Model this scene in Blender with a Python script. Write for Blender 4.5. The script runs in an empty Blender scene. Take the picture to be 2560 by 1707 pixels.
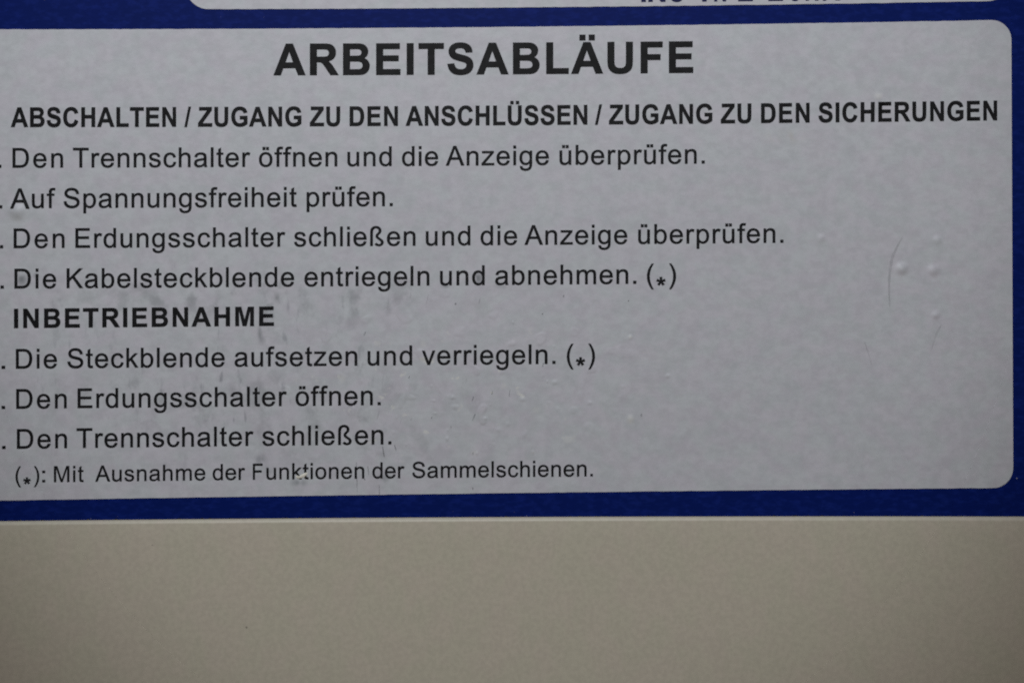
# Close-up of a blue-bordered instruction sign stuck on a cream steel cabinet.
import bpy, math, random
import numpy as np
from mathutils import Vector
from mathutils.geometry import tessellate_polygon

random.seed(7)
scene = bpy.context.scene
COL = scene.collection

# ------------------------------------------------------------------ camera, light, exposure
MM = 0.001
PXM = 12800.0              # photograph pixels per metre on the sign's face
DIST = 0.336               # lens to sign face
FACE = -0.00088            # y of the sign's printed face (cabinet face is y = 0, viewer at -y)

cam_d = bpy.data.cameras.new('camera')
cam = bpy.data.objects.new('camera', cam_d)
COL.objects.link(cam)
cam.location = (0, FACE - DIST, 0)
cam.rotation_euler = (math.radians(90), 0, 0)
cam_d.sensor_width = 36.0
cam_d.lens = 36.0 * DIST / (2560 / PXM)
cam_d.clip_start = 0.01
cam_d.clip_end = 50
cam_d.dof.use_dof = True
cam_d.dof.focus_distance = DIST * 1.019
cam_d.dof.aperture_fstop = 4.0
scene.camera = cam

world = bpy.data.worlds.new('World')
scene.world = world
world.use_nodes = True
wn = world.node_tree
bg = wn.nodes['Background']
# a dim room: neutral above, a warm floor below
w_co = wn.nodes.new('ShaderNodeTexCoord')
w_sep = wn.nodes.new('ShaderNodeSeparateXYZ')
w_rng = wn.nodes.new('ShaderNodeMapRange')
w_rng.inputs['From Min'].default_value = -0.35
w_rng.inputs['From Max'].default_value = 0.25
w_mix = wn.nodes.new('ShaderNodeMix')
w_mix.data_type = 'RGBA'
w_mix.inputs[6].default_value = (1.0, 0.70, 0.40, 1)
w_mix.inputs[7].default_value = (0.45, 0.47, 0.50, 1)
wn.links.new(w_co.outputs['Generated'], w_sep.inputs[0])
wn.links.new(w_sep.outputs['Z'], w_rng.inputs['Value'])
wn.links.new(w_rng.outputs[0], w_mix.inputs[0])
wn.links.new(w_mix.outputs[2], bg.inputs['Color'])
bg.inputs['Strength'].default_value = 0.12


def lamp(name, loc, target, size, size_y, energy, color, spread):
    d = bpy.data.lights.new(name, 'AREA')
    d.shape = 'RECTANGLE'
    d.size, d.size_y = size, size_y
    d.energy = energy
    d.color = color
    d.spread = math.radians(spread)
    o = bpy.data.objects.new(name, d)
    COL.objects.link(o)
    o.location = loc
    o.rotation_euler = (Vector(target) - Vector(loc)).to_track_quat('-Z', 'Y').to_euler()
    return o


lamp('ceiling_lamp', (-0.055, -0.279, 0.309), (-0.02, 0, 0.03), 0.30, 0.16, 0.41, (0.96, 1.0, 1.03), 170)
sp_d = bpy.data.lights.new('vignette_spot', 'SPOT')  # added spot; its cone falloff stands in for lens vignetting
sp = bpy.data.objects.new('vignette_spot', sp_d)
COL.objects.link(sp)
sp.location = (-0.03, -0.50, 0.34)
sp.rotation_euler = (Vector((-0.0050, 0, 0.0500)) - sp.location).to_track_quat('-Z', 'Y').to_euler()
sp_d.energy = 6.7
sp_d.color = (0.97, 1.0, 1.0)
sp_d.spot_size = math.radians(26.2)
sp_d.spot_blend = 0.35
sp_d.shadow_soft_size = 0.03

scene.view_settings.view_transform = 'Standard'
scene.view_settings.look = 'None'
scene.view_settings.exposure = 0.0
scene.view_settings.gamma = 1.0
scene.view_settings.use_curve_mapping = False
scene.render.engine = 'CYCLES'
scene.cycles.use_denoising = False
scene.cycles.max_bounces = 4


# ------------------------------------------------------------------ sign plane
def X(px): return (px - 1280.0) / PXM
def Z(py): return (853.5 - py) * 0.99883 / PXM


def bow(px, py):
    """the sheet is not quite flat: its long edges sag a little towards the middle"""
    return 6.0 * (853.0 - py) / 786.0 * (1 - ((px - 1280.0) / 1280.0) ** 2)


def edge(p0, p1):
    """y of a long horizontal line of the print that runs through two points"""
    (x0, y0), (x1, y1) = p0, p1
    b0, b1 = bow(x0, y0), bow(x1, y1)

    def f(x):
        t = (x - x0) / (x1 - x0)
        return y0 + (y1 - y0) * t + bow(x, y0 + (y1 - y0) * t) - (b0 + (b1 - b0) * t)
    return f


# ------------------------------------------------------------------ materials
def new_mat(name):
    m = bpy.data.materials.new(name)
    m.use_nodes = True
    nt = m.node_tree
    return m, nt, nt.nodes['Principled BSDF']


class NB:
    def __init__(self, nt):
        self.nt = nt
        self.co = nt.nodes.new('ShaderNodeTexCoord').outputs['Object']

    def noise(self, scale, sc=(1, 1, 1), rot=0.0, detail=3, rough=0.5):
        mp = self.nt.nodes.new('ShaderNodeMapping')
        mp.vector_type = 'POINT'
        mp.inputs['Scale'].default_value = sc
        mp.inputs['Rotation'].default_value = (0, rot, 0)
        self.nt.links.new(self.co, mp.inputs['Vector'])
        n = self.nt.nodes.new('ShaderNodeTexNoise')
        n.inputs['Scale'].default_value = scale
        n.inputs['Detail'].default_value = detail
        n.inputs['Roughness'].default_value = rough
        self.nt.links.new(mp.outputs['Vector'], n.inputs['Vector'])
        return n

    def m(self, op, a, b=None, clamp=False):
        n = self.nt.nodes.new('ShaderNodeMath')
        n.operation = op
        n.use_clamp = clamp
        for i, v in enumerate((a, b)):
            if v is None: continue
            if isinstance(v, (int, float)): n.inputs[i].default_value = v
            else: self.nt.links.new(v, n.inputs[i])
        return n.outputs[0]

    def ramp(self, v, a, b, lo=0.0, hi=1.0):
        n = self.nt.nodes.new('ShaderNodeMapRange')
        n.interpolation_type = 'SMOOTHSTEP'
        n.inputs['From Min'].default_value = a
        n.inputs['From Max'].default_value = b
        n.inputs['To Min'].default_value = lo
        n.inputs['To Max'].default_value = hi
        self.nt.links.new(v, n.inputs['Value'])
        return n.outputs[0]

    def mix(self, f, a, b, mode='MIX'):
        n = self.nt.nodes.new('ShaderNodeMix')
        n.data_type = 'RGBA'
        n.blend_type = mode
        ia, ib, fi = n.inputs['A'], n.inputs['B'], n.inputs['Factor']
        ia, ib = n.inputs[6], n.inputs[7]
        fi = n.inputs[0]
        for s, v in ((fi, f), (ia, a), (ib, b)):
            if isinstance(v, (int, float)): s.default_value = v
            elif isinstance(v, tuple): s.default_value = v if len(v) == 4 else (*v, 1)
            else: self.nt.links.new(v, s)
        return n.outputs[2]

    def spot(self, px, py, rx, ry):
        mp = self.nt.nodes.new('ShaderNodeMapping')
        mp.vector_type = 'TEXTURE'
        mp.inputs['Location'].default_value = (X(px), 0, Z(py))
        mp.inputs['Scale'].default_value = (rx / PXM, 1000, ry / PXM)
        self.nt.links.new(self.co, mp.inputs['Vector'])
        n = self.nt.nodes.new('ShaderNodeVectorMath')
        n.operation = 'LENGTH'
        self.nt.links.new(mp.outputs['Vector'], n.inputs[0])
        return self.ramp(n.outputs['Value'], 0.0, 1.0, 1.0, 0.0)

    def bump(self, h, strength, dist, bsdf):
        n = self.nt.nodes.new('ShaderNodeBump')
        n.inputs['Strength'].default_value = strength
        n.inputs['Distance'].default_value = dist
        self.nt.links.new(h, n.inputs['Height'])
        self.nt.links.new(n.outputs['Normal'], bsdf.inputs['Normal'])


SILVER = (0.458, 0.463, 0.502)


def silver_mat(name, dirty):
    m, nt, b = new_mat(name)
    k = NB(nt)
    base = SILVER
    fine = k.noise(640, (0.85, 1, 1.15), 0, 4, 0.6)
    blot = k.noise(190, (1, 1, 1), 0, 3)
    tint = k.noise(240, (1.0, 1, 1.3), 0, 2)
    c = k.mix(k.ramp(fine.outputs['Fac'], 0.25, 0.75), tuple(v * 0.93 for v in base), tuple(v * 1.07 for v in base))
    c = k.mix(k.ramp(blot.outputs['Fac'], 0.3, 0.7), k.mix(1.0, c, (0.978, 0.972, 0.985), 'MULTIPLY'), c)
    c = k.mix(k.ramp(tint.outputs['Fac'], 0.35, 0.65, 0.0, 1.0), k.mix(1.0, c, (0.982, 1.010, 1.0), 'MULTIPLY'),
              k.mix(1.0, c, (1.015, 0.990, 1.012), 'MULTIPLY'))
    if dirty:
        # grime: slanted hairline streaks rubbed across the worn left half of the sheet
        st = k.noise(190, (3.4, 1, 0.9), math.radians(-16), 3, 0.6)
        patch = k.noise(60, (1.4, 1, 1), 0, 2)
        region = k.spot(560, 940, 800, 430)
        f = k.m('MULTIPLY', k.ramp(st.outputs['Fac'], 0.57, 0.70), k.ramp(patch.outputs['Fac'], 0.44, 0.60))
        f = k.m('MULTIPLY', f, region)
        c = k.mix(k.m('MULTIPLY', f, 0.55, True), c, (0.15, 0.16, 0.185))
        # soft blotches of dirt, mostly under the line above the second heading
        bl = k.noise(170, (1.1, 1, 0.9), 0.2, 4, 0.6)
        for px, py, rx, ry, a in ((650, 745, 800, 105, 0.50), (520, 1010, 620, 230, 0.34), (1000, 1060, 500, 200, 0.24)):
            f = k.m('MULTIPLY', k.ramp(bl.outputs['Fac'], 0.50, 0.68), k.spot(px, py, rx, ry))
            c = k.mix(k.m('MULTIPLY', f, a, True), c, (0.14, 0.15, 0.165))
        # finger smears with ragged edges, plus a painted shadow under the white flake
        rag = k.noise(420, (1.3, 1, 0.8), 0.3, 3)
        rg = k.ramp(rag.outputs['Fac'], 0.33, 0.62)
        for px, py, rx, ry, a in ((54, 698, 22, 24, 0.75), (90, 690, 12, 12, .5), (146, 760, 26, 22, 0.7), (655, 832, 16, 40, 0.9),
                                  (672, 826, 10, 16, .4), (1194, 696, 22, 24, .8), (1120, 714, 24, 10, .55),
                                  (608, 760, 14, 24, .6), (652, 1152, 22, 26, .6), (666, 1172, 26, 18, .5), (748, 1206, 30, 14, .6),
                                  (696, 745, 12, 22, .5), (770, 748, 8, 24, .45), (970, 776, 12, 18, .35), (895, 925, 14, 14, .4),
                                  (640, 1110, 30, 10, .3), (850, 800, 60, 40, .2), (960, 1195, 26, 18, .4),
                                  (560, 985, 40, 14, .25), (450, 1015, 40, 14, .25), (1255, 715, 30, 12, .4)):
            f = k.m('MULTIPLY', k.m('MULTIPLY', k.spot(px, py, rx, ry), rg), a, True)
            c = k.mix(f, c, (0.13, 0.145, 0.16))
        for px, py, rx, ry, a in ((1962, 342, 70, 26, .28), (2196, 240, 26, 18, .0)):
            f = k.m('MULTIPLY', k.m('MULTIPLY', k.spot(px, py, rx, ry), rg), a, True)
            c = k.mix(f, c, (0.38, 0.33, 0.27))
        fk = k.noise(330, (1.0, 1, 1.2), 0.5, 3, 0.6)
        f = k.m('MULTIPLY', k.ramp(fk.outputs['Fac'], 0.64, 0.70), k.spot(1130, 985, 620, 260))
        c = k.mix(k.m('MULTIPLY', f, 0.75, True), c, (0.60, 0.60, 0.58))
        for px, py, rx, ry, a in ((1576, 1048, 14, 18, .6), (1576, 842, 8, 8, .5), (2196, 240, 16, 14, .45), (1058, 860, 12, 14, .35),
                                  (1260, 965, 12, 10, .3), (855, 945, 14, 18, .35), (1340, 1025, 16, 12, .25), (1186, 1132, 14, 10, .3)):
            f = k.m('MULTIPLY', k.spot(px, py, rx, ry), a, True)
            c = k.mix(f, c, (0.58, 0.58, 0.57))
    nt.links.new(c, b.inputs['Base Color'])
    b.inputs['Roughness'].default_value = 0.5
    b.inputs['Specular IOR Level'].default_value = 0.35
    g = k.noise(1500, (1, 1, 1), 0, 2)
    h = k.m('MULTIPLY', g.outputs['Fac'], 0.10)
    if dirty:
        # the film is rippled where it was rubbed
        wr = k.noise(95, (2.2, 1, 1.0), math.radians(-20), 3, 0.6)
        dots = k.noise(260, (1, 1, 1), 0, 1)
        wreg = k.spot(830, 980, 1000, 420)
        h = k.m('ADD', h, k.m('MULTIPLY', k.m('MULTIPLY', wr.outputs['Fac'], 5.0), wreg))
        h = k.m('ADD', h, k.m('MULTIPLY', k.m('MULTIPLY', k.ramp(dots.outputs['Fac'], 0.62, 0.74), 3.4), k.spot(1150, 980, 800, 380)))
    k.bump(h, 0.5, 0.00006, b)
    return m


def blue_mat():
    m, nt, b = new_mat('blue_print')
    k = NB(nt)
    fl = k.noise(800, (0.7, 1, 1.5), math.radians(20), 3, 0.6)
    big = k.noise(120, (1, 1, 1), 0, 3)
    c = k.mix(k.ramp(fl.outputs['Fac'], 0.42, 0.72), (0.0008, 0.0080, 0.096), (0.0032, 0.0130, 0.134))
    c = k.mix(k.ramp(big.outputs['Fac'], 0.35, 0.7), c, k.mix(1.0, c, (1.12, 1.02, 0.95), 'MULTIPLY'))
    sp = nt.nodes.new('ShaderNodeSeparateXYZ')
    nt.links.new(k.co, sp.inputs[0])
    chips = k.noise(1100, (1, 1, 1), 0, 1)
    low = k.ramp(sp.outputs['Z'], Z(1303), Z(1270), 0.10, 0.0)
    f = k.ramp(k.m('ADD', chips.outputs['Fac'], low), 0.80, 0.83)
    c = k.mix(f, c, (0.42, 0.42, 0.45))
    nt.links.new(c, b.inputs['Base Color'])
    b.inputs['Roughness'].default_value = 0.5
    b.inputs['Specular IOR Level'].default_value = 0.06
    k.bump(fl.outputs['Fac'], 0.35, 0.00004, b)
    return m


def cream_mat():
    m, nt, b = new_mat('cream_enamel')
    k = NB(nt)
    fine = k.noise(1200, (1, 1, 1), 0, 3)
    tint = k.noise(210, (1, 1, 0.7), 0, 3)
    c = k.mix(k.ramp(fine.outputs['Fac'], 0.25, 0.75), (0.420, 0.386, 0.322), (0.468, 0.430, 0.358))
    c = k.mix(k.ramp(tint.outputs['Fac'], 0.33, 0.67), k.mix(1.0, c, (0.98, 1.0, 0.985), 'MULTIPLY'),
              k.mix(1.0, c, (1.01, 0.995, 1.01), 'MULTIPLY'))
    nt.links.new(c, b.inputs['Base Color'])
    b.inputs['Roughness'].default_value = 0.45
    b.inputs['Specular IOR Level'].default_value = 0.4
    k.bump(fine.outputs['Fac'], 0.15, 0.00003, b)
    return m


def ink_mat(name, col, col2):
    m, nt, b = new_mat(name)
    k = NB(nt)
    n = k.noise(700, (1, 1, 1), 0, 3)
    nt.links.new(k.mix(k.ramp(n.outputs['Fac'], 0.3, 0.75), col, col2), b.inputs['Base Color'])
    b.inputs['Roughness'].default_value = 0.5
    b.inputs['Specular IOR Level'].default_value = 0.12
    return m


def scratch_mat():
    m, nt, b = new_mat('scratch_grime')
    k = NB(nt)
    n = k.noise(500, (1, 1, 1), 0, 2)
    nt.links.new(k.mix(n.outputs['Fac'], (0.10, 0.105, 0.12), (0.2, 0.205, 0.22)), b.inputs['Base Color'])
    b.inputs['Roughness'].default_value = 0.6
    nt.links.new(k.ramp(n.outputs['Fac'], 0.35, 0.65, 0.25, 0.8), b.inputs['Alpha'])
    return m


def soft_scratch_mat():
    m, nt, b = new_mat('faint_scratch')
    k = NB(nt)
    n = k.noise(300, (1, 1, 1), 0, 2)
    nt.links.new(k.mix(n.outputs['Fac'], (0.2, 0.2, 0.215), (0.27, 0.27, 0.285)), b.inputs['Base Color'])
    b.inputs['Roughness'].default_value = 0.6
    nt.links.new(k.ramp(n.outputs['Fac'], 0.3, 0.7, 0.05, 0.21), b.inputs['Alpha'])
    return m


M_SILVER = silver_mat('silver_film', False)
M_WORN = silver_mat('worn_silver_film', True)
M_BLUE = blue_mat()
M_CREAM = cream_mat()
M_INK = ink_mat('black_ink', (0.0055, 0.0055, 0.0065), (0.011, 0.011, 0.013))
M_NAVY = ink_mat('navy_ink', (0.006, 0.008, 0.05), (0.010, 0.013, 0.07))
M_SCR = scratch_mat()
M_SOFT = soft_scratch_mat()
M_FLAKE = ink_mat('white_flake', (0.62, 0.60, 0.54), (0.72, 0.70, 0.64))
M_DIRT = ink_mat('dark_speck', (0.10, 0.09, 0.08), (0.15, 0.135, 0.12))


# ------------------------------------------------------------------ object helpers
def link(name, verts, faces, mat, parent=None, smooth=False, label=None):
    me = bpy.data.meshes.new(name)
    me.from_pydata([tuple(v) for v in verts], [], faces)
    me.materials.append(mat)
    if smooth:
        me.polygons.foreach_set('use_smooth', [True] * len(me.polygons))
    me.update()
    o = bpy.data.objects.new(name, me)
    COL.objects.link(o)
    if parent: o.parent = parent
    if label: o['label'] = label
    return o


def thing(name, label, cat):
    o = bpy.data.objects.new(name, None)
    o.empty_display_size = 0.02
    COL.objects.link(o)
    o['label'] = label
    o['category'] = cat
    return o


def slab(name, pts, y_front, y_back, mat, parent, label=None):
    """plate with the outline pts (photo pixels on the sign plane, any order), real thickness"""
    P = [(X(a), Z(b)) for a, b in pts]
    area = sum(P[i - 1][0] * P[i][1] - P[i][0] * P[i - 1][1] for i in range(len(P)))
    if area < 0: P.reverse()
    n = len(P)
    v = [(a, y_front, b) for a, b in P] + [(a, y_back, b) for a, b in P]
    f = [tuple(range(n)), tuple(range(2 * n - 1, n - 1, -1))]
    f += [(i, i + n, (i + 1) % n + n, (i + 1) % n) for i in range(n)]
    return link(name, v, f, mat, parent, label=label)


def rounded_panel(name, xl, xr, top, bot, radius, jit, mat, parent, step=14):
    """thin plate with rounded corners whose long sides follow top(x), bot(x); xr(y) is its right side"""
    r = radius
    xt, xb = xr(top(2480)), xr(bot(2480))
    cols = []
    for i in range(16):
        a = math.pi / 2 * i / 16
        d = r - r * math.cos(a)
        k = r - r * math.sin(a)
        x = xl + d
        cols.append(((x, top(x) + k), (x, bot(x) - k)))
    x = xl + r
    while x < xt - r - 4:
        cols.append(((x, top(x) + random.uniform(-jit, jit)), (x, bot(x) + random.uniform(-jit, jit))))
        x += step
    for i in range(17):
        a = math.pi / 2 * i / 16
        d = r - r * math.sin(a)
        k = r - r * math.cos(a)
        cols.append(((xt - d, top(xt - d) + k), (xb - d, bot(xb - d) - k)))
    n = len(cols)
    yf, yb = FACE, FACE + 0.00009
    v = []
    for (a, b) in cols:
        v += [(X(a[0]), yf, Z(a[1])), (X(b[0]), yf, Z(b[1])), (X(a[0]), yb, Z(a[1])), (X(b[0]), yb, Z(b[1]))]
    f = []
    for i in range(n - 1):
        p, q = 4 * i, 4 * i + 4
        f += [(p, p + 1, q + 1, q), (p + 2, q + 2, q + 3, p + 3), (p, q, q + 2, p + 2), (p + 1, p + 3, q + 3, q + 1)]
    f += [(0, 2, 3, 1), (4 * n - 4, 4 * n - 3, 4 * n - 1, 4 * n - 2)]
    return link(name, v, f, mat, parent)


# ------------------------------------------------------------------ cabinet
cabinet = thing('cabinet', 'cream painted steel cabinet whose front panel with a rounded top edge lies under the sign', 'cabinet')
plate_line = edge((0, 1302.0), (2560, 1290.5))
plate_bot = lambda x: plate_line(x) - 1.2 * (1 - ((x - 1280) / 1280.0) ** 2)

# flat face the sign is stuck on
x0, x1, z0, z1 = X(-900), X(3400), Z(1420), Z(-700)
bv = [(x0, 0, z0), (x1, 0, z0), (x1, 0, z1), (x0, 0, z1), (x0, .0012, z0), (x1, .0012, z0), (x1, .0012, z1), (x0, .0012, z1)]
bf = [(0, 1, 2, 3), (7, 6, 5, 4), (0, 4, 5, 1), (1, 5, 6, 2), (2, 6, 7, 3), (3, 7, 4, 0)]
link('upper_panel', bv, bf, M_CREAM, cabinet)

# lower panel: folded sheet; its lip runs just under the sign, then bends down
prof = [(-0.0004, 0.0)]
r = 0.00085
front = -0.0019
prof.append((front + r, 0.0))
for i in range(1, 15):
    a = math.pi / 2 * i / 14
    prof.append((front + r - r * math.sin(a), -(r - r * math.cos(a))))
for d in (0.004, 0.012, 0.03, 0.08):
    prof.append((front, -d))
NS = 90
xs = [-900 + 4300 * i / NS for i in range(NS + 1)]
vv, ff = [], []
for x in xs:
    xx = min(max(x, -150), 2710)
    zb = Z(plate_bot(xx) + 0.6)
    for (y, dz) in prof:
        w = max(0, 1 + dz / 0.03)
        vv.append((X(x), y, zb * w + Z(1296) * (1 - w) + dz))
n = len(prof)
for i in range(NS):
    for q in range(n - 1):
        ff.append((i * n + q, i * n + q + 1, (i + 1) * n + q + 1, (i + 1) * n + q))
lp = link('lower_panel', vv, ff, M_CREAM, cabinet, smooth=True)
# the speck of dirt on the lower panel
def blob(px, py, rad, y, mat, name, parent, k=9, sx=1.0, h=0.00003):
    vs = [(X(px), y - h, Z(py))]
    for i in range(k):
        a = 2 * math.pi * i / k
        q = rad * random.uniform(.75, 1.2)
        vs.append((X(px + q * sx * math.cos(a)), y, Z(py - q * math.sin(a))))
    return link(name, vs, [(0, i + 1, (i + 1) % k + 1) for i in range(k)], mat, parent, True)
for px, py, rad in ((618, 1566, 2.4), (384, 1361, 1.3), (2105, 1420, 1.1)):
    blob(px, py, rad, front - 0.00001, M_DIRT, 'dirt_speck', lp)

# ------------------------------------------------------------------ sign
sign = thing('instruction_sign', 'silver instruction sign with a blue border and black German lettering headed ARBEITSABLÄUFE', 'sign')

# blue base plate: long sides with the nicked cut edge at the bottom
pts = []
x = -260
while x <= 2640:
    d = random.uniform(-.5, .5)
    if random.random() < .07: d -= random.uniform(1, 3.2)
    pts.append((x, plate_bot(min(max(x, -150), 2710)) + d)); x += 5
pts += [(2640, -560), (-260, -560)]
base = slab('base_plate', pts, FACE + 0.00007, -0.00001, M_BLUE, sign)

panel_top = edge((0, 73.3), (2480, 50.2))
panel_bot = edge((0, 1251.2), (2480, 1219.8))
panel = rounded_panel('text_panel', -170, lambda y: 2528.5 + 4.5 * (y - 60) / 1160., panel_top, panel_bot, 50, .4, M_WORN, sign)
head_bot_line = edge((540, 22.8), (2480, 2.6))
header = rounded_panel('header_panel', 464, lambda y: 2527.0, lambda x: -480.0, head_bot_line, 58, .4, M_SILVER, sign)

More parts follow.
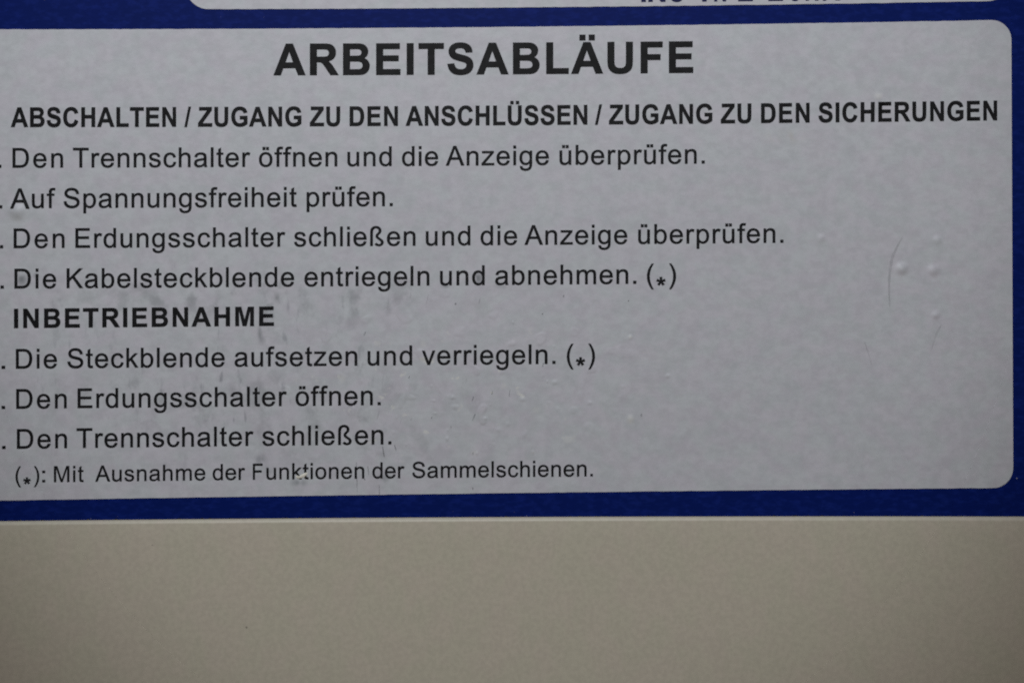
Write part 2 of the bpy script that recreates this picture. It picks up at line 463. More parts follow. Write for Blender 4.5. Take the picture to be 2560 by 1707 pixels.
# ------------------------------------------------------------------ lettering outlines (units: 2048 per em)
# each contour: "x,y" on-curve points, "q x,y" quadratic control followed by its end point
REG = {
 'A': (1366, ["-3,0 560,1466 769,1466 1369,0 1148,0 977,444 364,444 203,0", "420,602 917,602 764,1008 q694,1193 660,1312 q632,1171 581,1032"]),
 'D': (1479, ["158,0 158,1466 663,1466 q834,1466 924,1445 q1050,1416 1139,1340 q1255,1242 1312,1089 q1370,937 1370,741 q1370,574 1331,445 q1292,316 1231,231 q1170,147 1097,98 q1025,50 922,25 q820,0 687,0",
              "352,173 665,173 q810,173 892,200 q975,227 1024,276 q1093,345 1131,461 q1170,578 1170,744 q1170,974 1094,1097 q1019,1221 911,1263 q833,1293 660,1293 352,1293"]),
 'E': (1366, ["162,0 162,1466 1222,1466 1222,1293 356,1293 356,844 1167,844 1167,672 356,672 356,173 1256,173 1256,0"]),
 'F': (1251, ["168,0 168,1466 1157,1466 1157,1293 362,1293 362,839 1050,839 1050,666 362,666 362,0"]),
 'K': (1366, ["150,0 150,1466 344,1466 344,739 1072,1466 1335,1466 720,872 1362,0 1106,0 584,742 344,508 344,0"]),
 'M': (1706, ["152,0 152,1466 444,1466 791,428 q839,283 861,211 q886,291 939,446 1290,1466 1551,1466 1551,0 1364,0 1364,1227 938,0 763,0 339,1248 339,0"]),
 'S': (1366, ["92,471 275,487 q288,377 335,306 q383,236 483,192 q583,149 708,149 q819,149 904,182 q989,215 1030,272 q1072,330 1072,398 q1072,467 1032,518 q992,570 900,605 q841,628 639,676 q437,725 356,768 q251,823 199,904 q148,986 148,1087 q148,1198 211,1294 q274,1391 395,1441 q516,1491 664,1491 q827,1491 951,1438 q1076,1386 1143,1284 q1210,1182 1215,1053 1029,1039 q1014,1178 927,1249 q841,1320 672,1320 q496,1320 415,1255 q335,1191 335,1100 q335,1021 392,970 q448,919 684,865 q921,812 1009,772 q1137,713 1198,622 q1259,532 1259,414 q1259,297 1192,193 q1125,90 999,32 q874,-25 717,-25 q518,-25 383,33 q249,91 172,207 q96,324 92,471"]),
 'T': (1251, ["531,0 531,1293 48,1293 48,1466 1210,1466 1210,1293 725,1293 725,0"]),
 'a': (1139, ["828,131 q728,46 635,11 q543,-24 437,-24 q262,-24 168,61 q74,147 74,280 q74,358 109,422 q145,487 202,526 q260,565 332,585 q385,599 492,612 q710,638 813,674 q814,711 814,721 q814,831 763,876 q694,937 558,937 q431,937 370,892 q310,848 281,735 105,759 q129,872 184,941 q239,1011 343,1048 q447,1086 584,1086 q720,1086 805,1054 q890,1022 930,973 q970,925 986,851 q995,805 995,685 995,445 q995,194 1006,127 q1018,61 1052,0 864,0 q836,56 828,131",
              "813,533 q715,493 519,465 q408,449 362,429 q316,409 291,370 q266,332 266,285 q266,213 320,165 q375,117 480,117 q584,117 665,162 q746,208 784,287 q813,348 813,467"]),
 'b': (1139, ["301,0 134,0 134,1466 314,1466 314,943 q428,1086 605,1086 q703,1086 790,1046 q878,1007 934,935 q991,864 1023,763 q1055,662 1055,547 q1055,274 920,125 q785,-24 596,-24 q408,-24 301,133",
              "299,539 q299,348 351,263 q436,124 581,124 q699,124 785,226 q871,329 871,532 q871,740 788,839 q706,938 589,938 q471,938 385,835 q299,733 299,539"]),
 'c': (1024, ["828,389 1005,366 q976,183 856,79 q737,-24 563,-24 q345,-24 212,118 q80,261 80,527 q80,699 137,828 q194,957 310,1021 q427,1086 564,1086 q737,1086 847,998 q957,911 988,750 813,723 q788,830 724,884 q661,938 571,938 q435,938 350,840 q265,743 265,532 q265,318 347,221 q429,124 561,124 q667,124 738,189 q809,254 828,389"]),
 'd': (1139, ["824,0 824,134 q723,-24 527,-24 q400,-24 293,46 q187,116 128,241 q70,367 70,530 q70,689 123,818 q176,948 282,1017 q388,1086 519,1086 q615,1086 690,1045 q765,1005 812,940 812,1466 991,1466 991,0",
              "255,530 q255,326 341,225 q427,124 544,124 q662,124 744,220 q827,317 827,515 q827,733 743,835 q659,937 536,937 q416,937 335,839 q255,741 255,530"]),
 'e': (1139, ["862,342 1048,319 q1004,156 885,66 q766,-24 581,-24 q348,-24 211,119 q75,263 75,522 q75,790 213,938 q351,1086 571,1086 q784,1086 919,941 q1054,796 1054,533 q1054,517 1053,485 261,485 q271,310 360,217 q449,124 582,124 q681,124 751,176 q821,228 862,342",
              "271,633 864,633 q852,767 796,834 q710,938 573,938 q449,938 364,855 q280,772 271,633"]),
 'f': (569, ["178,0 178,922 19,922 19,1062 178,1062 178,1175 q178,1282 197,1334 q223,1404 288,1447 q354,1491 472,1491 q548,1491 640,1473 613,1316 q557,1326 507,1326 q425,1326 391,1291 q357,1256 357,1160 357,1062 564,1062 564,922 357,922 357,0"]),
 'g': (1139, ["102,-88 277,-114 q288,-195 338,-232 q405,-282 521,-282 q646,-282 714,-232 q782,-182 806,-92 q820,-37 819,139 q701,0 525,0 q306,0 186,158 q66,316 66,537 q66,689 121,817 q176,946 280,1016 q385,1086 526,1086 q714,1086 836,934 836,1062 1002,1062 1002,144 q1002,-104 951,-207 q901,-311 791,-371 q682,-431 522,-431 q332,-431 215,-345 q98,-260 102,-88",
              "251,550 q251,341 334,245 q417,149 542,149 q666,149 750,244 q834,340 834,544 q834,739 747,838 q661,937 539,937 q419,937 335,839 q251,742 251,550"]),
 'h': (1139, ["135,0 135,1466 315,1466 315,940 q441,1086 633,1086 q751,1086 838,1039 q925,993 962,911 q1000,829 1000,673 1000,0 820,0 820,673 q820,808 761,869 q703,931 596,931 q516,931 445,889 q375,848 345,777 q315,706 315,581 315,0"]),
 'i': (455, ["136,1259 136,1466 316,1466 316,1259", "136,0 136,1062 316,1062 316,0"]),
 'k': (1024, ["136,0 136,1466 316,1466 316,630 742,1062 975,1062 569,668 1016,0 794,0 443,543 316,421 316,0"]),
 'l': (455, ["131,0 131,1466 311,1466 311,0"]),
 'm': (1706, ["135,0 135,1062 296,1062 296,913 q346,991 429,1038 q512,1086 618,1086 q736,1086 811,1037 q887,988 918,900 q1044,1086 1246,1086 q1404,1086 1489,998 q1574,911 1574,729 1574,0 1395,0 1395,669 q1395,777 1377,824 q1360,872 1314,901 q1268,930 1206,930 q1094,930 1020,855 q946,781 946,617 946,0 766,0 766,690 q766,810 722,870 q678,930 578,930 q502,930 437,890 q373,850 344,773 q315,696 315,551 315,0"]),
 'n': (1139, ["135,0 135,1062 297,1062 297,911 q414,1086 635,1086 q731,1086 811,1051 q892,1017 932,961 q972,905 988,828 q998,778 998,653 998,0 818,0 818,646 q818,756 797,810 q776,865 722,897 q669,930 597,930 q482,930 398,857 q315,784 315,580 315,0"]),
 'o': (1139, ["68,531 q68,826 232,968 q369,1086 566,1086 q785,1086 924,942 q1063,799 1063,546 q1063,341 1001,223 q940,106 822,41 q705,-24 566,-24 q343,-24 205,119 q68,262 68,531",
              "253,531 q253,327 342,225 q431,124 566,124 q700,124 789,226 q878,328 878,537 q878,734 788,835 q699,937 566,937 q431,937 342,836 q253,735 253,531"]),
 'p': (1139, ["135,-407 135,1062 299,1062 299,924 q357,1005 430,1045 q503,1086 607,1086 q743,1086 847,1016 q951,946 1004,818 q1057,691 1057,539 q1057,376 998,245 q940,115 828,45 q717,-24 594,-24 q504,-24 432,14 q361,52 315,110 315,-407",
              "298,525 q298,320 381,222 q464,124 582,124 q702,124 787,225 q873,327 873,540 q873,743 789,844 q706,945 590,945 q475,945 386,837 q298,730 298,525"]),
 'r': (682, ["133,0 133,1062 295,1062 295,901 q357,1014 409,1050 q462,1086 525,1086 q616,1086 710,1028 648,861 q582,900 516,900 q457,900 410,864 q363,829 343,766 q313,670 313,556 313,0"]),
 's': (1024, ["63,317 241,345 q256,238 324,181 q393,124 516,124 q640,124 700,174 q760,225 760,293 q760,354 707,389 q670,413 523,450 q325,500 248,536 q172,573 132,637 q93,702 93,780 q93,851 125,911 q158,972 214,1012 q256,1043 328,1064 q401,1086 484,1086 q609,1086 703,1050 q798,1014 843,952 q888,891 905,788 729,764 q717,846 659,892 q602,938 497,938 q373,938 320,897 q267,856 267,801 q267,766 289,738 q311,709 358,690 q385,680 517,644 q708,593 783,560 q859,528 902,466 q945,404 945,312 q945,222 892,142 q840,63 741,19 q642,-24 517,-24 q310,-24 201,62 q93,148 63,317"]),
 't': (569, ["528,161 554,2 q478,-14 418,-14 q320,-14 266,17 q212,48 190,98 q168,149 168,311 168,922 36,922 36,1062 168,1062 168,1325 347,1433 347,1062 528,1062 528,922 347,922 347,301 q347,224 356,202 q366,180 387,167 q409,154 449,154 q479,154 528,161"]),
 'u': (1139, ["831,0 831,156 q707,-24 494,-24 q400,-24 318,12 q237,48 197,102 q158,157 142,236 q131,289 131,404 131,1062 311,1062 311,473 q311,332 322,283 q339,212 394,171 q449,131 530,131 q611,131 682,172 q753,214 782,285 q812,357 812,493 812,1062 992,1062 992,0"]),
 'v': (1024, ["430,0 26,1062 216,1062 444,426 q481,323 512,212 q536,296 579,414 815,1062 1000,1062 598,0"]),
 'z': (1024, ["40,0 40,146 716,922 q601,916 513,916 80,916 80,1062 948,1062 948,943 373,269 262,146 q383,155 489,155 980,155 980,0"]),
 'ß': (1251, ["134,0 134,979 q134,1214 195,1307 q315,1491 560,1491 q746,1491 852,1390 q958,1289 958,1153 q958,1067 918,998 q895,958 826,896 q757,834 738,803 q720,772 720,742 q720,709 742,679 q765,650 880,573 q1000,494 1055,440 q1130,360 1130,273 q1130,150 1035,63 q940,-24 790,-24 q590,-24 470,120 600,215 q690,117 785,117 q860,117 905,160 q950,203 950,262 q950,309 918,347 q886,385 770,464 q633,556 590,609 q545,665 545,735 q545,802 580,856 q605,895 690,975 q746,1027 762,1064 q779,1102 779,1143 q779,1225 720,1281 q661,1338 557,1338 q445,1338 379,1253 q314,1168 314,960 314,0"]),
 '.': (569, ["186,0 186,205 391,205 391,0"]),
 ':': (569, ["186,0 186,205 391,205 391,0", "186,857 186,1062 391,1062 391,857"]),
 '(': (682, ["479,-431 q330,-243 227,9 q124,261 124,531 q124,769 201,987 q291,1240 479,1491 608,1491 q487,1283 448,1194 q387,1056 352,906 q309,719 309,530 q309,49 608,-431"]),
}
REG[')'] = (682, ["203,-431 q352,-243 455,9 q558,261 558,531 q558,769 481,987 q391,1240 203,1491 74,1491 q195,1283 234,1194 q295,1056 330,906 q373,719 373,530 q373,49 74,-431"])
REG['ö'] = (1139, REG['o'][1] + ["335,1262 335,1466 523,1466 523,1262", "604,1262 604,1466 792,1466 792,1262"])
REG['ü'] = (1139, REG['u'][1] + ["331,1262 331,1466 519,1466 519,1262", "604,1262 604,1466 792,1466 792,1262"])
BOLD = {
 'A': (1479, ["1471,0 1149,0 1021,333 435,333 314,0 0,0 571,1466 884,1466", "926,580 724,1124 526,580"]),
 'B': (1479, ["150,0 150,1466 736,1466 q910,1466 995,1451 q1081,1437 1148,1391 q1216,1345 1261,1268 q1306,1192 1306,1097 q1306,994 1250,908 q1195,822 1100,779 q1234,740 1306,646 q1378,552 1378,425 q1378,325 1331,230 q1285,136 1204,79 q1124,23 1006,10 q932,2 649,0",
              "446,1222 446,883 640,883 q813,883 855,888 q931,897 974,940 q1018,984 1018,1055 q1018,1123 980,1165 q943,1208 869,1217 q825,1222 616,1222",
              "446,639 446,247 720,247 q880,247 923,256 q989,268 1030,314 q1072,361 1072,439 q1072,505 1040,551 q1008,597 947,618 q887,639 685,639"]),
 'C': (1479, ["1087,539 1374,448 q1308,208 1154,91 q1001,-25 765,-25 q473,-25 285,174 q97,374 97,720 q97,1086 286,1288 q475,1491 783,1491 q1052,1491 1220,1332 q1320,1238 1370,1062 1077,992 q1051,1106 968,1172 q886,1238 768,1238 q605,1238 503,1121 q402,1004 402,742 q402,464 502,346 q602,228 762,228 q880,228 965,303 q1050,378 1087,539"]),
 'D': (1479, ["148,0 148,1466 689,1466 q872,1466 968,1438 q1097,1400 1189,1303 q1281,1206 1329,1065 q1377,925 1377,719 q1377,538 1332,407 q1277,247 1175,148 q1098,73 967,31 q869,0 705,0",
              "444,1218 444,247 665,247 q789,247 844,261 q916,279 963,322 q1011,365 1041,463 q1071,562 1071,732 q1071,902 1041,993 q1011,1084 957,1135 q903,1186 820,1204 q758,1218 577,1218"]),
 'E': (1366, ["149,0 149,1466 1236,1466 1236,1218 445,1218 445,893 1181,893 1181,646 445,646 445,247 1264,247 1264,0"]),
 'F': (1251, ["151,0 151,1466 1156,1466 1156,1218 447,1218 447,871 1059,871 1059,623 447,623 447,0"]),
 'G': (1593, ["831,539 831,786 1469,786 1469,202 q1376,112 1199,43 q1023,-25 842,-25 q612,-25 441,71 q270,168 184,347 q98,527 98,738 q98,967 194,1145 q290,1323 475,1418 q616,1491 826,1491 q1099,1491 1252,1376 q1406,1262 1450,1060 1156,1005 q1125,1113 1039,1175 q954,1238 826,1238 q632,1238 517,1115 q403,992 403,750 q403,489 519,358 q635,228 823,228 q916,228 1009,264 q1103,301 1170,353 1170,539"]),
 'H': (1479, ["150,0 150,1466 446,1466 446,889 1026,889 1026,1466 1322,1466 1322,0 1026,0 1026,641 446,641 446,0"]),
 'I': (569, ["140,0 140,1466 436,1466 436,0"]),
 'L': (1251, ["157,0 157,1466 453,1466 453,247 1189,247 1189,0"]),
 'M': (1706, ["145,0 145,1466 588,1466 854,466 1117,1466 1561,1466 1561,0 1286,0 1286,1154 995,0 710,0 420,1154 420,0"]),
 'N': (1479, ["152,0 152,1466 440,1466 1040,487 1040,1466 1315,1466 1315,0 1018,0 427,956 427,0"]),
 'R': (1479, ["150,0 150,1466 773,1466 q1008,1466 1114,1426 q1221,1387 1285,1286 q1349,1185 1349,1055 q1349,890 1252,782 q1155,675 962,647 q1058,591 1120,524 q1183,457 1289,286 1468,0 1114,0 900,319 q786,490 744,534 q702,579 655,595 q608,612 506,612 446,612 446,0",
              "446,846 665,846 q878,846 931,864 q984,882 1014,926 q1044,970 1044,1036 q1044,1110 1004,1155 q965,1201 893,1213 q857,1218 677,1218 446,1218"]),
 'S': (1366, ["74,477 362,505 q388,360 467,292 q547,224 682,224 q825,224 897,284 q970,345 970,426 q970,478 939,514 q909,551 833,578 q781,596 596,642 q358,701 262,787 q127,908 127,1082 q127,1194 190,1291 q254,1389 373,1440 q493,1491 662,1491 q938,1491 1077,1370 q1217,1249 1224,1047 928,1034 q909,1147 846,1196 q784,1246 659,1246 q530,1246 457,1193 q410,1159 410,1102 q410,1050 454,1013 q510,966 726,915 q942,864 1045,809 q1149,755 1207,660 q1266,566 1266,427 q1266,301 1196,191 q1126,81 998,27 q870,-26 679,-26 q401,-26 252,102 q103,231 74,477"]),
 'T': (1251, ["478,0 478,1218 43,1218 43,1466 1208,1466 1208,1218 774,1218 774,0"]),
 'U': (1479, ["147,1466 443,1466 443,672 q443,483 454,427 q473,337 544,282 q616,228 740,228 q866,228 930,279 q994,331 1007,406 q1020,481 1020,655 1020,1466 1316,1466 1316,696 q1316,432 1292,323 q1268,214 1203,139 q1139,64 1031,19 q923,-25 749,-25 q539,-25 430,23 q322,72 259,149 q196,227 176,312 q147,438 147,684"]),
 'Z': (1251, ["24,0 24,267 800,1218 112,1218 112,1466 1191,1466 1191,1236 383,247 1222,247 1222,0"]),
 '/': (569, ["0,-25 361,1491 569,1491 204,-25"]),
}
BOLD['Ä'] = (1479, BOLD['A'][1] + ["389,1575 389,1818 640,1818 640,1575", "830,1575 830,1818 1081,1818 1081,1575"])
BOLD['Ü'] = (1479, BOLD['U'][1] + ["363,1575 363,1802 621,1802 621,1575", "843,1575 843,1802 1101,1802 1101,1575"])


def star():
    pts = []
    for i in range(5):
        a = math.pi / 2 + 2 * math.pi * i / 5
        for da, rr in ((-0.27, 330), (0.27, 330), (math.pi / 5, 105)):
            pts.append((380 + rr * math.cos(a + da), 150 + rr * math.sin(a + da)))
    return (760, [' '.join('%.0f,%.0f' % p for p in pts)])
REG['*'] = star()


def flatten(s):
    out, q = [], None
    for tok in s.split():
        c = tok[0] == 'q'
        x, y = (float(t) for t in tok.lstrip('q').split(','))
        if c: q = (x, y)
        elif q:
            p = out[-1]
            for i in range(1, 6):
                t = i / 5
                out.append(((1 - t) ** 2 * p[0] + 2 * t * (1 - t) * q[0] + t * t * x, (1 - t) ** 2 * p[1] + 2 * t * (1 - t) * q[1] + t * t * y))
            q = None
        else: out.append((x, y))
    if math.dist(out[0], out[-1]) < 1: out.pop()
    return out


def area(p): return 0.5 * sum(p[i - 1][0] * p[i][1] - p[i][0] * p[i - 1][1] for i in range(len(p)))


def inside(pt, poly):
    r = False
    for i in range(len(poly)):
        (x1, y1), (x2, y2) = poly[i - 1], poly[i]
        if (y1 > pt[1]) != (y2 > pt[1]) and pt[0] < (x2 - x1) * (pt[1] - y1) / (y2 - y1) + x1: r = not r
    return r


def swell(poly, d, hole):
    """push an outline outwards by d units (ink spread)"""
    ccw = area(poly) > 0
    out = []
    n = len(poly)
    for i in range(n):
        a, b, c = poly[i - 1], poly[i], poly[(i + 1) % n]
        e1 = Vector((b[0] - a[0], b[1] - a[1])); e2 = Vector((c[0] - b[0], c[1] - b[1]))
        if e1.length < 1e-6 or e2.length < 1e-6: out.append(b); continue
        e1.normalize(); e2.normalize()
        n1 = Vector((e1.y, -e1.x)); n2 = Vector((e2.y, -e2.x))
        m = n1 + n2
        if m.length < 0.3: out.append(b); continue
        m.normalize()
        k = d / max(m.dot(n1), 0.5)
        if not ccw: k = -k
        if hole: k = -k
        out.append((b[0] + m.x * k, b[1] + m.y * k))
    return out


CACHE = {}
def glyph(font, ch, spread):
    key = (id(font), ch, spread)
    if key in CACHE: return CACHE[key]
    cs = [flatten(s) for s in font[ch][1]]
    groups = []
    outer = [c for c in cs if not any(o is not c and inside(c[0], o) for o in cs)]
    V, T, loops = [], [], []
    for o in outer:
        holes = [swell(h, spread, True) for h in cs if h is not o and inside(h[0], o)]
        polys = [swell(o, spread, False)] + holes
        flat = [p for pl in polys for p in pl]
        tris = tessellate_polygon([[Vector((p[0], p[1], 0)) for p in pl] for pl in polys])
        b = len(V)
        V += flat
        T += [tuple(b + i for i in t) for t in tris]
        k = b
        for pl in polys:
            loops.append(list(range(k, k + len(pl)))); k += len(pl)
    CACHE[key] = (V, T, loops)
    return CACHE[key]


def ink_left(font, ch):
    return min(p[0] for s in font[ch][1] for p in flatten(s))
def ink_right(font, ch):
    return max(p[0] for s in font[ch][1] for p in flatten(s))


BUBBLES = ((2053, 596, 17, 0.00014), (2343, 600, 18, 0.00015), (2254, 672, 23, 0.00033), (2333.5, 676, 22, 0.00028), (2339, 787, 15, 0.00015),
           (43, 528, 32, 0.00052), (1577, 1046, 15, 0.00010), (2196, 243, 16, 0.00007), (1576, 843, 10, 0.00008))


def bubble_height(px, py):
    h = 0.0
    for bx, by, br, bh in BUBBLES:
        q = math.hypot(px - bx, py - by) / br
        if q < 1: h = max(h, bh * (0.5 + 0.5 * math.cos(math.pi * q)) ** 1.15)
    return h


def text_line(name, font, words, cap, base_pts, parent, mat, hscale=1.0, spread=21, label=None, dy=0.0, thick=0.00002):
    """words: (string, ink left x, ink right x or None); base_pts: two points of the baseline"""
    s = cap / 1466.0
    bl = edge(*base_pts)
    V, F = [], []
    for w, xl, xr in words:
        adv = [font[c][0] * s * hscale for c in w]
        l0 = ink_left(font, w[0]) * s * hscale
        t = 0.0
        hs = hscale
        if xr is not None:
            if len(w) > 1:
                nat = sum(adv[:-1]) + ink_right(font, w[-1]) * s * hscale - l0
                t = (xr - xl - nat) / (len(w) - 1)
            else:
                hs = (xr - xl) / ((ink_right(font, w) - ink_left(font, w)) * s)
                l0 = ink_left(font, w) * s * hs
        pen = xl - l0
        for c, a in zip(w, adv):
            gv, gt, gl = glyph(font, c, spread)
            b = len(V)
            pts2, lift = [], []
            for (gx, gy) in gv:
                px = pen + gx * s * hs
                py = bl(px) + dy - gy * s
                pts2.append((X(px), Z(py)))
                hb_ = bubble_height(px, py)
                lift.append(hb_ + (0.00015 if hb_ > 0 else 0))
            m = len(pts2)
            V += [(x, FACE - thick - u, z) for (x, z), u in zip(pts2, lift)] + [(x, FACE + 0.00001, z) for x, z in pts2]
            for (i, j, k) in gt:
                (ax, az), (bx, bz), (cx, cz) = pts2[i], pts2[j], pts2[k]
                if (bx - ax) * (cz - az) - (bz - az) * (cx - ax) < 0: j, k = k, j
                F.append((b + i, b + j, b + k))
            for lp_ in gl:
                for q in range(len(lp_)):
                    i, j = lp_[q], lp_[(q + 1) % len(lp_)]
                    F.append((b + i, b + i + m, b + j + m, b + j))
            pen += a + t
    return link(name, V, F, mat, parent, label=label)


text_line('title_lettering', BOLD, [('ARBEITSABLÄUFE', 684.9, 1732.2)], 77.6, ((700, 187.6), (1730, 181.5)), panel, M_INK,
          label='large bold title ARBEITSABLÄUFE')
text_line('heading_lettering', BOLD, [
    ('ABSCHALTEN', 27.4, 439.9), ('/', 461.4, 477.2), ('ZUGANG', 495.5, 753.2), ('ZU', 775, 850), ('DEN', 874.5, 994.4),
    ('ANSCHLÜSSEN', 1014.5, 1468), ('/', 1488, 1504.5), ('ZUGANG', 1522.8, 1780.4), ('ZU', 1802.4, 1878), ('DEN', 1903, 2023.6),
    ('SICHERUNGEN', 2046.6, 2492.4)], 48.6, ((40, 317.4), (2480, 300.6)), panel, M_INK, hscale=.875,
    label='condensed bold heading ABSCHALTEN / ZUGANG ZU DEN ANSCHLÜSSEN / ZUGANG ZU DEN SICHERUNGEN')
def R(words, cap, base, text):
    text_line('text_line', REG, words, cap, base, panel, M_INK, label='line of text reading: ' + text)
R([('.', -4.2, 2.9), ('Den', 31.8, 157.2), ('Trennschalter', 182.8, 625.4), ('öffnen', 647.9, 842.8), ('und', 869, 978.7), ('die', 1005.4, 1095),
   ('Anzeige', 1115, 1371.8), ('überprüfen.', 1399.2, 1761.4)], 48.6, ((40, 419.0), (1760, 408.6)), 'Den Trennschalter öffnen und die Anzeige überprüfen.')
R([('.', -2.2, 5.1), ('Auf', 27.4, 138.2), ('Spannungsfreiheit', 159.8, 741.5), ('prüfen.', 767.1, 981.6)], 48.8, ((40, 520.2), (980, 514.8)),
  'Auf Spannungsfreiheit prüfen.')
R([('.', 0.2, 7.3), ('Den', 34.7, 160.9), ('Erdungsschalter', 189, 713), ('schließen', 735.7, 1038.3), ('und', 1065, 1175.4), ('die', 1201.8, 1292.4),
   ('Anzeige', 1311.8, 1567.8), ('überprüfen.', 1595.9, 1958.1)], 48.4, ((40, 620.0), (1955, 606.3)), 'Den Erdungsschalter schließen und die Anzeige überprüfen.')
R([('.', 1.9, 9.1), ('Die', 36.6, 140), ('Kabelsteckblende', 167.1, 735), ('entriegeln', 761.6, 1073), ('und', 1100.5, 1211.3), ('abnehmen.', 1238.3, 1590.4),
   ('(', 1617.8, 1633.8), ('*', 1641.2, 1663.6), (')', 1673.5, 1689.6)], 48.6, ((40, 720.8), (1590, 709.0)), 'Die Kabelsteckblende entriegeln und abnehmen. (*)')
text_line('heading_lettering', BOLD, [('INBETRIEBNAHME', 35.5, 684.5)], 47.6, ((40, 819.8), (680, 814.2)), panel, M_INK,
          label='bold heading INBETRIEBNAHME')
R([('.', 4.6, 12.4), ('Die', 40.2, 141.9), ('Steckblende', 169.3, 561.3), ('aufsetzen', 586.9, 892.8), ('und', 919.5, 1029.9), ('verriegeln.', 1055.5, 1388.2),
   ('(', 1417.5, 1433), ('*', 1440.2, 1462.4), (')', 1471.5, 1487)], 48.4, ((40, 921.2), (1385, 909.2)), 'Die Steckblende aufsetzen und verriegeln. (*)')
R([('.', 4.6, 12.2), ('Den', 41, 166.4), ('Erdungsschalter', 194.5, 716.7), ('öffnen.', 739.3, 951.3)], 48.4, ((45, 1021.4), (950, 1012.2)),
  'Den Erdungsschalter öffnen.')
R([('.', 5.8, 13.5), ('Den', 42.8, 167.1), ('Trennschalter', 192, 633.3), ('schließen.', 656.3, 978)], 48.4, ((45, 1121.3), (975, 1110.3)),
  'Den Trennschalter schließen.')
R([('(', 39.2, 51.8), ('*', 58.6, 76.6), (')', 85.5, 98), (':', 106, 112.6), ('Mit', 135.3, 209), ('Ausnahme', 238.4, 513), ('der', 532, 612.5),
   ('F', 632.5, 656.5), ('unktionen', 666.5, 910.3), ('der', 931.2, 1010.9), ('Sammelschienen.', 1031, 1481.8)], 39.6, ((40, 1206.2), (1480, 1190.3)),
  '(*): Mit Ausnahme der Funktionen der Sammelschienen.')
# foot of the navy lettering on the header panel; only its lowest edge is in view
hb = ((1604, 4.6), (2100, 0.2))
text_line('header_lettering', BOLD, [('I', 1603.8, 1614), ('N', 1621.5, 1663), ('S', 1675, 1708), ('F', 1756, 1790), ('N', 1786, 1815),
                                     ('E', 1846, 1881.5), ('L', 1921.5, 1957), ('U', 1975, 2000), ('N', 2014.7, 2046),
                                     ('U', 2053, 2070), ('I', 2089, 2100)], 50, hb, header, M_NAVY)

# ------------------------------------------------------------------ wear on the text panel
def bubble(px, py, rad, h, sx=1.0):
    V, F = [], []
    NR, NA = 12, 28
    V.append((X(px), FACE - h, Z(py)))
    for i in range(1, NR + 1):
        q = i / NR
        hh = h * (0.5 + 0.5 * math.cos(math.pi * q)) ** 1.15
        for j in range(NA):
            a = 2 * math.pi * j / NA
            V.append((X(px + rad * q * sx * math.cos(a)), FACE - hh - (0.000003 if i < NR else 0), Z(py - rad * q * math.sin(a))))
    for j in range(NA):
        F.append((0, 1 + j, 1 + (j + 1) % NA))
    for i in range(NR - 1):
        for j in range(NA):
            a, b = 1 + i * NA + j, 1 + i * NA + (j + 1) % NA
            F.append((a, a + NA, b + NA, b))
    o = link('air_bubble', V, F, M_WORN, panel, smooth=True)
    return o
for args in BUBBLES:
    bubble(*args)
rp = random.Random(21)
for i in range(46):
    px, py = rp.gauss(1130, 260), rp.gauss(985, 110)
    if px < 760 or py < 800 or py > 1160: continue
    if px < 1440 and 870 < py < 935: continue
    if px < 1000 and (970 < py < 1030 or 1060 < py < 1130): continue
    rad = rp.uniform(5, 10)
    bubble(px, py, rad, rad * rp.uniform(0.4, 0.95) * 1e-5, rp.uniform(.5, 1.6))


def scratch(pts, w, mat, z=0.00001):
    V, F = [], []
    n = len(pts)
    # smooth the polyline
    P = []
    for i in range(n - 1):
        for q in range(6):
            t = q / 6
            p0, p1, p2, p3 = pts[max(i - 1, 0)], pts[i], pts[i + 1], pts[min(i + 2, n - 1)]
            P.append(tuple(0.5 * (2 * p1[k] + (p2[k] - p0[k]) * t + (2 * p0[k] - 5 * p1[k] + 4 * p2[k] - p3[k]) * t * t
                                  + (3 * p1[k] - p0[k] - 3 * p2[k] + p3[k]) * t ** 3) for k in (0, 1)))
    P.append(pts[-1])
    m = len(P)
    for i, p in enumerate(P):
        a, b = P[max(i - 1, 0)], P[min(i + 1, m - 1)]
        d = Vector((b[0] - a[0], b[1] - a[1])).normalized()
        ww = w * (0.25 + 0.75 * math.sin(math.pi * (i + .3) / (m - .4))) * random.uniform(.8, 1.2) / 2
        V += [(X(p[0] - d.y * ww), FACE - z, Z(p[1] + d.x * ww)), (X(p[0] + d.y * ww), FACE - z, Z(p[1] - d.x * ww))]
    for i in range(m - 1):
        F.append((2 * i, 2 * i + 1, 2 * i + 3, 2 * i + 2))
    return link('scratch', V, F, mat, panel)
K = 860 / 2352.0
def z6(*p): return [(1700 + a * K, 560 + b * K) for a, b in p]
def z5(*p): return [(850 + a * K, 560 + b * K) for a, b in p]
def z8(*p): return [(850 + a * K, 1100 + b * K) for a, b in p]
scratch(z6((1522, 85), (1475, 175), (1444, 260), (1430, 400), (1434, 570)), 7.0, M_SOFT)
scratch(z6((1788, 685), (1750, 762), (1720, 855)), 5.0, M_SOFT)
scratch(z6((1262, 805), (1288, 885), (1310, 965)), 4.0, M_SOFT)
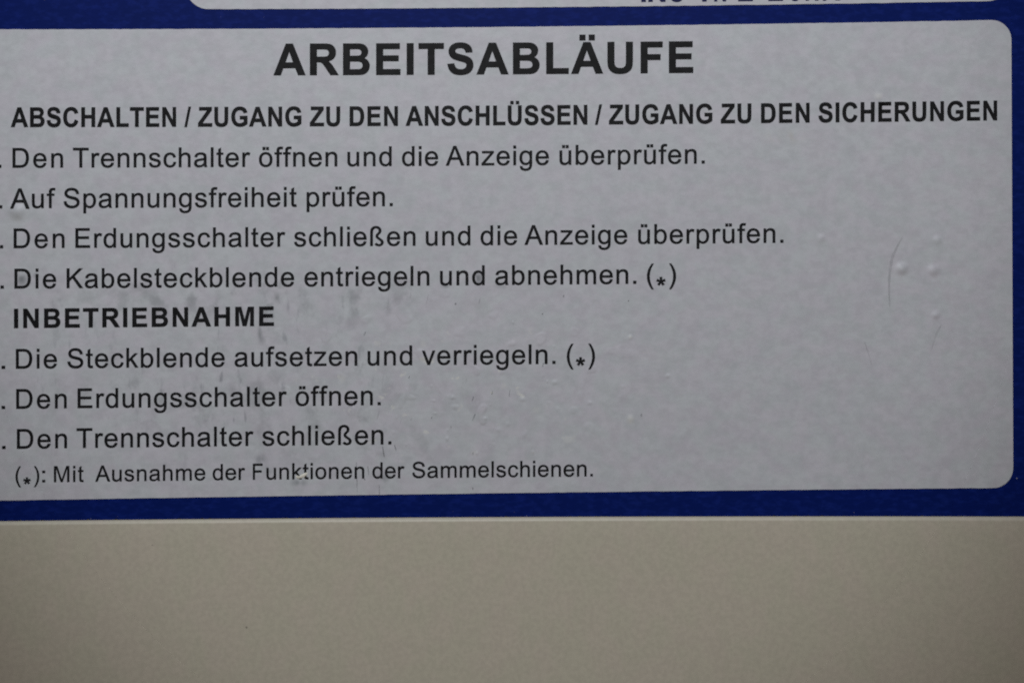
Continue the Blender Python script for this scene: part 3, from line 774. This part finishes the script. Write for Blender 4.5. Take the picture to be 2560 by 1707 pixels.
for p in (((335, 478), (328, 560), (322, 585)), ((328, 560), (288, 592)), ((606, 478), (588, 552)), ((958, 505), (950, 548)), ((485, 465), (478, 520)),
          ((300, 1020), (290, 1080), (286, 1130)), ((160, 930), (150, 985)), ((865, 1050), (860, 1090)), ((420, 1328), (412, 1362)), ((270, 1270), (250, 1350)),
          ((135, 1320), (133, 1350)), ((490, 1320), (486, 1345))):
    scratch(z5(*p), 2.2, M_SOFT)
for p, w in ((((176, 734), (163, 764)), 3.0), (((1530, 484), (1527, 500)), 3.0), (((792, 538), (788, 552)), 4.0), (((1042, 1140), (1038, 1166)), 2.8),
             (((914, 1178), (902, 1214)), 3.0), (((926, 1296), (905, 1345)), 2.8), (((2063, 1295), (2058, 1317)), 4.2), (((1392, 945), (1384, 978)), 2.4),
             (((475, 1035), (470, 1058)), 2.2), (((1388, 610), (1380, 622)), 2.4), (((1975, 520), (1971, 530)), 2.6), (((1162, 1130), (1156, 1180)), 1.8),
             (((630, 1315), (624, 1332)), 2.2), (((760, 1378), (757, 1400)), 1.8), (((1990, 770), (1986, 778)), 2.2)):
    scratch(z5(*p), w, M_SCR)
for p, w in ((((112, 150), (118, 365)), 1.8), (((268, 305), (270, 378)), 2.0), (((290, 40), (303, 118)), 2.4), (((372, 30), (385, 75)), 2.2),
             (((910, 82), (908, 104)), 2.6), (((908, 322), (909, 340)), 2.4), (((165, 262), (172, 274)), 2.6), (((190, 175), (196, 240)), 1.8)):
    scratch(z8(*p), w, M_SCR)

# flake of white stuff stuck over the k and t of the last line
CH = [(1165, 600), (1215, 652), (1290, 640), (1385, 612), (1432, 565), (1475, 492), (1400, 505), (1320, 540), (1252, 590), (1195, 568)]
SP = [(1205, 615), (1275, 605), (1350, 570), (1410, 530)]
Q = lambda p: (620 + p[0] / 9.8, 1130 + p[1] / 9.8)
V = [(X(Q(p)[0]), FACE - 0.00003, Z(Q(p)[1])) for p in CH] + [(X(Q(p)[0]), FACE - 0.00022, Z(Q(p)[1])) for p in SP]
n = len(CH)
F = [(10, 0, 1), (10, 1, 2, 11), (11, 2, 3, 12), (12, 3, 4, 13), (13, 4, 5), (13, 5, 6), (13, 6, 7, 12), (12, 7, 8, 11), (11, 8, 9, 10), (10, 9, 0)]
link('paint_flake', V, F, M_FLAKE, panel, smooth=True, label='small white flake stuck over the k and t of the last line')
